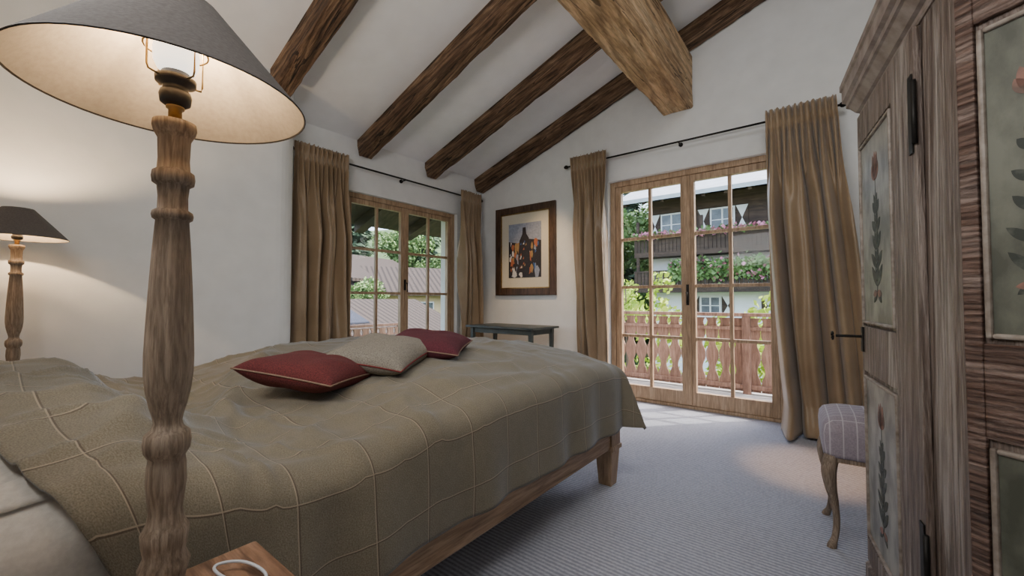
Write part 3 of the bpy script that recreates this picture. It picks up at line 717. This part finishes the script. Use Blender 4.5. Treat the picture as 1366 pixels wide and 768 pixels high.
def house(loc,rz,w,d,h,rise,wall,roof,label,solar=False):
    e=thing("house",label,"house",loc,rz)
    b=MB(); b.prism([(-w/2,0),(w/2,0),(w/2,h),(0,h+rise),(-w/2,h)],1,-d/2,d/2); b.obj("walls",wall,e)
    b=MB(); o_=.8
    for sg in (-1,1):
        xa=sg*(w/2+o_); za=h-o_*rise/(w/2)
        b.prism([(xa,za),(0,h+rise),(0,h+rise+.2),(xa,za+.2)],1,-d/2-.8,d/2+.8)
    b.obj("roof",roof,e)
    for zz in (h*.25,h*.62):
        for yy in (-d*.3,0,d*.3): hwin(e,w/2,yy,zz,1.0,1.1,False,True)
        for xx in (-w*.25,w*.22): hwin(e,xx,-d/2,zz,1.0,1.1,False)
    if solar:
        b=MB(); s=rise/(w/2)
        b.prism([(w*.10,h+rise-s*w*.10+.22),(w*.32,h+rise-s*w*.32+.22),(w*.32,h+rise-s*w*.32+.28),(w*.10,h+rise-s*w*.10+.28)],1,-1.6,-.4); b.obj("solar_panel",M['solar'],e)
    return e
house((-17.5,9.8,-4.1),rad(12),7,9,3.4,1.6,M['darkwood'],M['rooftile'],"low timber house with brown ribbed roof and solar panel",True)
house((-25,20.0,-3.2),rad(-25),7,8,4.9,1.6,M['yellowrender'],M['rooftile'],"ochre rendered house with tiled roof")
house((-29.5,17.5,-2.8),rad(15),8,8,5.4,1.8,M['render'],M['rooftile'],"white rendered house with brown tiled roof")
# trees
def leafcloud(b,c,rx,rz,n,sz,mi=0):
    for k in range(n):
        v=Vector((random.gauss(0,1),random.gauss(0,1),random.gauss(0,1))).normalized()*(random.random()**.33)
        p=Vector((c[0]+v.x*rx,c[1]+v.y*rx,c[2]+v.z*rz))
        a=Vector((random.gauss(0,1),random.gauss(0,1),random.gauss(0,1))).normalized(); u=a.orthogonal().normalized()*sz*random.uniform(.6,1.2); w=a.cross(u)*.6
        b.poly([p-u,p-w,p+u,p+w],mi)
def make_tree(loc,label,kind):
    e=thing("tree",label,"tree",loc,0,"trees on the hillside")
    b=MB()
    if kind=="fir":
        b.tube([(0,0,-1),(0,0,5),(0,0,10.5)],[.25,.16,.03],8); b.obj("trunk",M['bark'],e)
        b=MB()
        for k in range(5200):
            s=random.random()**.7; z=1+10*(1-s); r=2.4*s*(.75+.25*math.sin(z*5))*math.sqrt(random.random()); a=random.uniform(0,2*math.pi)
            p=Vector((r*math.cos(a),r*math.sin(a),z-.25*r)); q=Vector((math.cos(a),math.sin(a),-.5))*.28; w=Vector((-math.sin(a),math.cos(a),.1*random.gauss(0,1)))*.12
            b.poly([p-q*.4,p-w,p+q,p+w])
        b.obj("foliage",M['fir'],e)
    else:
        b.tube([(0,0,-1),(.1,0,2),(0,.1,5)],[.22,.16,.06],8); b.obj("trunk",M['bark'],e)
        b=MB()
        for k in range(16):
            a=random.uniform(0,6.28); r=random.uniform(0,1.9); leafcloud(b,(r*math.cos(a),r*math.sin(a),random.uniform(2.6,7)),1.1,.9,330,.15)
        b.obj("foliage",M['leaf'],e)
    return e
fir=make_tree((-14,33,gz(-14,33)),"tall dark green fir tree","fir")
dec=make_tree((-11.2,20.5,-2.6),"broad leafy green tree","dec")
for x,y,s,k in ((-17,30,1.1,1),(-20,33,1.2,0),(-12.5,37,1.3,0),(-16,40,1.5,0),(-9,36,1.6,0),(-12.5,27,1.35,1),(-23,38,1.4,0),(-18,36,1.5,0),(-21,42,1.6,0),(-13,43,1.7,0),
                (-5,38,1.7,0),(-1.5,40,1.8,0),(-10,31,1.5,1),(-7.5,41,2.0,0),(-13.5,23.5,1.1,1),(-3,42,2.0,0),(1.5,41,1.9,0),
                (-33,25,1.2,1),(-36,28,1.5,0),(-38,20,1.5,0),(-37,16,1.3,1),(-40,14,1.5,0),(-31,31,1.4,0),(-27,33,1.2,1),(-22,13.8,.7,1),(-40,33,1.6,0),(-36,36,1.5,0),(-24,28,1,1),
                (-42,24,1.6,0),(-44,18,1.6,0),(-36,22,1.3,0),(-32,27,1.2,0),(-39,10,1.5,0),(-28,26,1.0,1),(-31,11,1.0,1),(-35,12,1.3,0)):
    src=fir if k==0 else dec
    clone(src,(x,y,gz(x,y)),random.uniform(0,6),s)
def shrub(loc,h,label):
    e=thing("shrub",label,"shrub",loc,0,"shrubs behind the balcony")
    b=MB(); b.tube([(0,0,0),(.05,0,h*.5),(0,.05,h)],[.04,.03,.01],6); b.obj("stem",M['bark'],e)
    b=MB()
    for k in range(9): leafcloud(b,(random.gauss(0,.3),random.gauss(0,.3),h*random.uniform(.45,1.0)),.25,.35,120,.06)
    b.obj("foliage",M['leafy'],e)
for x,y,h in ((-3.1,7.4,4.4),(-2.3,7.0,3.9),(-.55,6.6,4.3),(-.1,6.8,4.6),(-3.9,8.2,4.5),(-1.3,7.2,3.6),(-1.8,8.0,3.8),(-.9,7.8,3.9)):
    shrub((x,y,-3.1),h,"yellow-green leafy shrub reaching up behind the balcony railing")

# ------------------------------------------------------------ lights
w=D.worlds.new("World"); C.scene.world=w; w.use_nodes=True; t=w.node_tree; bg=t.nodes["Background"]
sk=t.nodes.new("ShaderNodeTexSky"); sk.sky_type='NISHITA'; sk.sun_disc=False; sk.sun_elevation=rad(50); sk.sun_rotation=rad(45); sk.air_density=1; sk.dust_density=4
hz=t.nodes.new("ShaderNodeMix"); hz.data_type="RGBA"; hz.inputs[0].default_value=.3; hz.inputs[7].default_value=(2.2,2.3,2.5,1)
t.links.new(sk.outputs[0],hz.inputs[6]); t.links.new(hz.outputs[2],bg.inputs[0]); bg.inputs[1].default_value=1.4
def light(kind,name,loc,target,energy,color,size=1,**kw):
    l=D.lights.new(name,kind); l.energy=energy; l.color=color
    if kind=='AREA': l.shape='RECTANGLE'; l.size=size; l.size_y=kw.get('sy',size)
    if kind=='SPOT': l.spot_size=rad(kw.get('ang',50)); l.spot_blend=.8; l.shadow_soft_size=size
    o=D.objects.new(name,l); COL.objects.link(o); o.location=loc
    o.rotation_euler=(Vector(target)-Vector(loc)).to_track_quat('-Z','Y').to_euler(); return o
s=light('SUN','sun_light',(5,5,10),(5-.45,5-.5,9),4.5,(1,.95,.86)); s.data.angle=rad(.6)
light('AREA','room_fill',(-.9,-.36,2.0),(-1.0,4,2.6),32,(1,.985,.96),1.4,sy=.6)  # added fill behind the camera, brightens room and ceiling; not a fixture
light('AREA','overhead_fill',(.2,.9,3.6),(-1.2,2.8,0),22,(1,.985,.96),1.0,sy=1.0)  # second added fill, high and out of view; no ceiling lamp hangs here
light('SPOT','picture_spot',(-2.4,3.0,3.0),(-2.8,4.15,1.2),120,(1,.66,.35),.05,ang=42)
light('SPOT','floor_spot',(-.35,3.0,3.5),(-.10,3.2,0),340,(1,.56,.26),.05,ang=17)

# ------------------------------------------------------------ camera
cam=D.cameras.new("camera"); co=D.objects.new("camera",cam); COL.objects.link(co)
co.location=(0,0,1.05); co.rotation_euler=(rad(90+1.667),0,rad(38)); cam.sensor_width=36; cam.lens=36*550/1366; cam.clip_start=.02; cam.clip_end=400
C.scene.camera=co
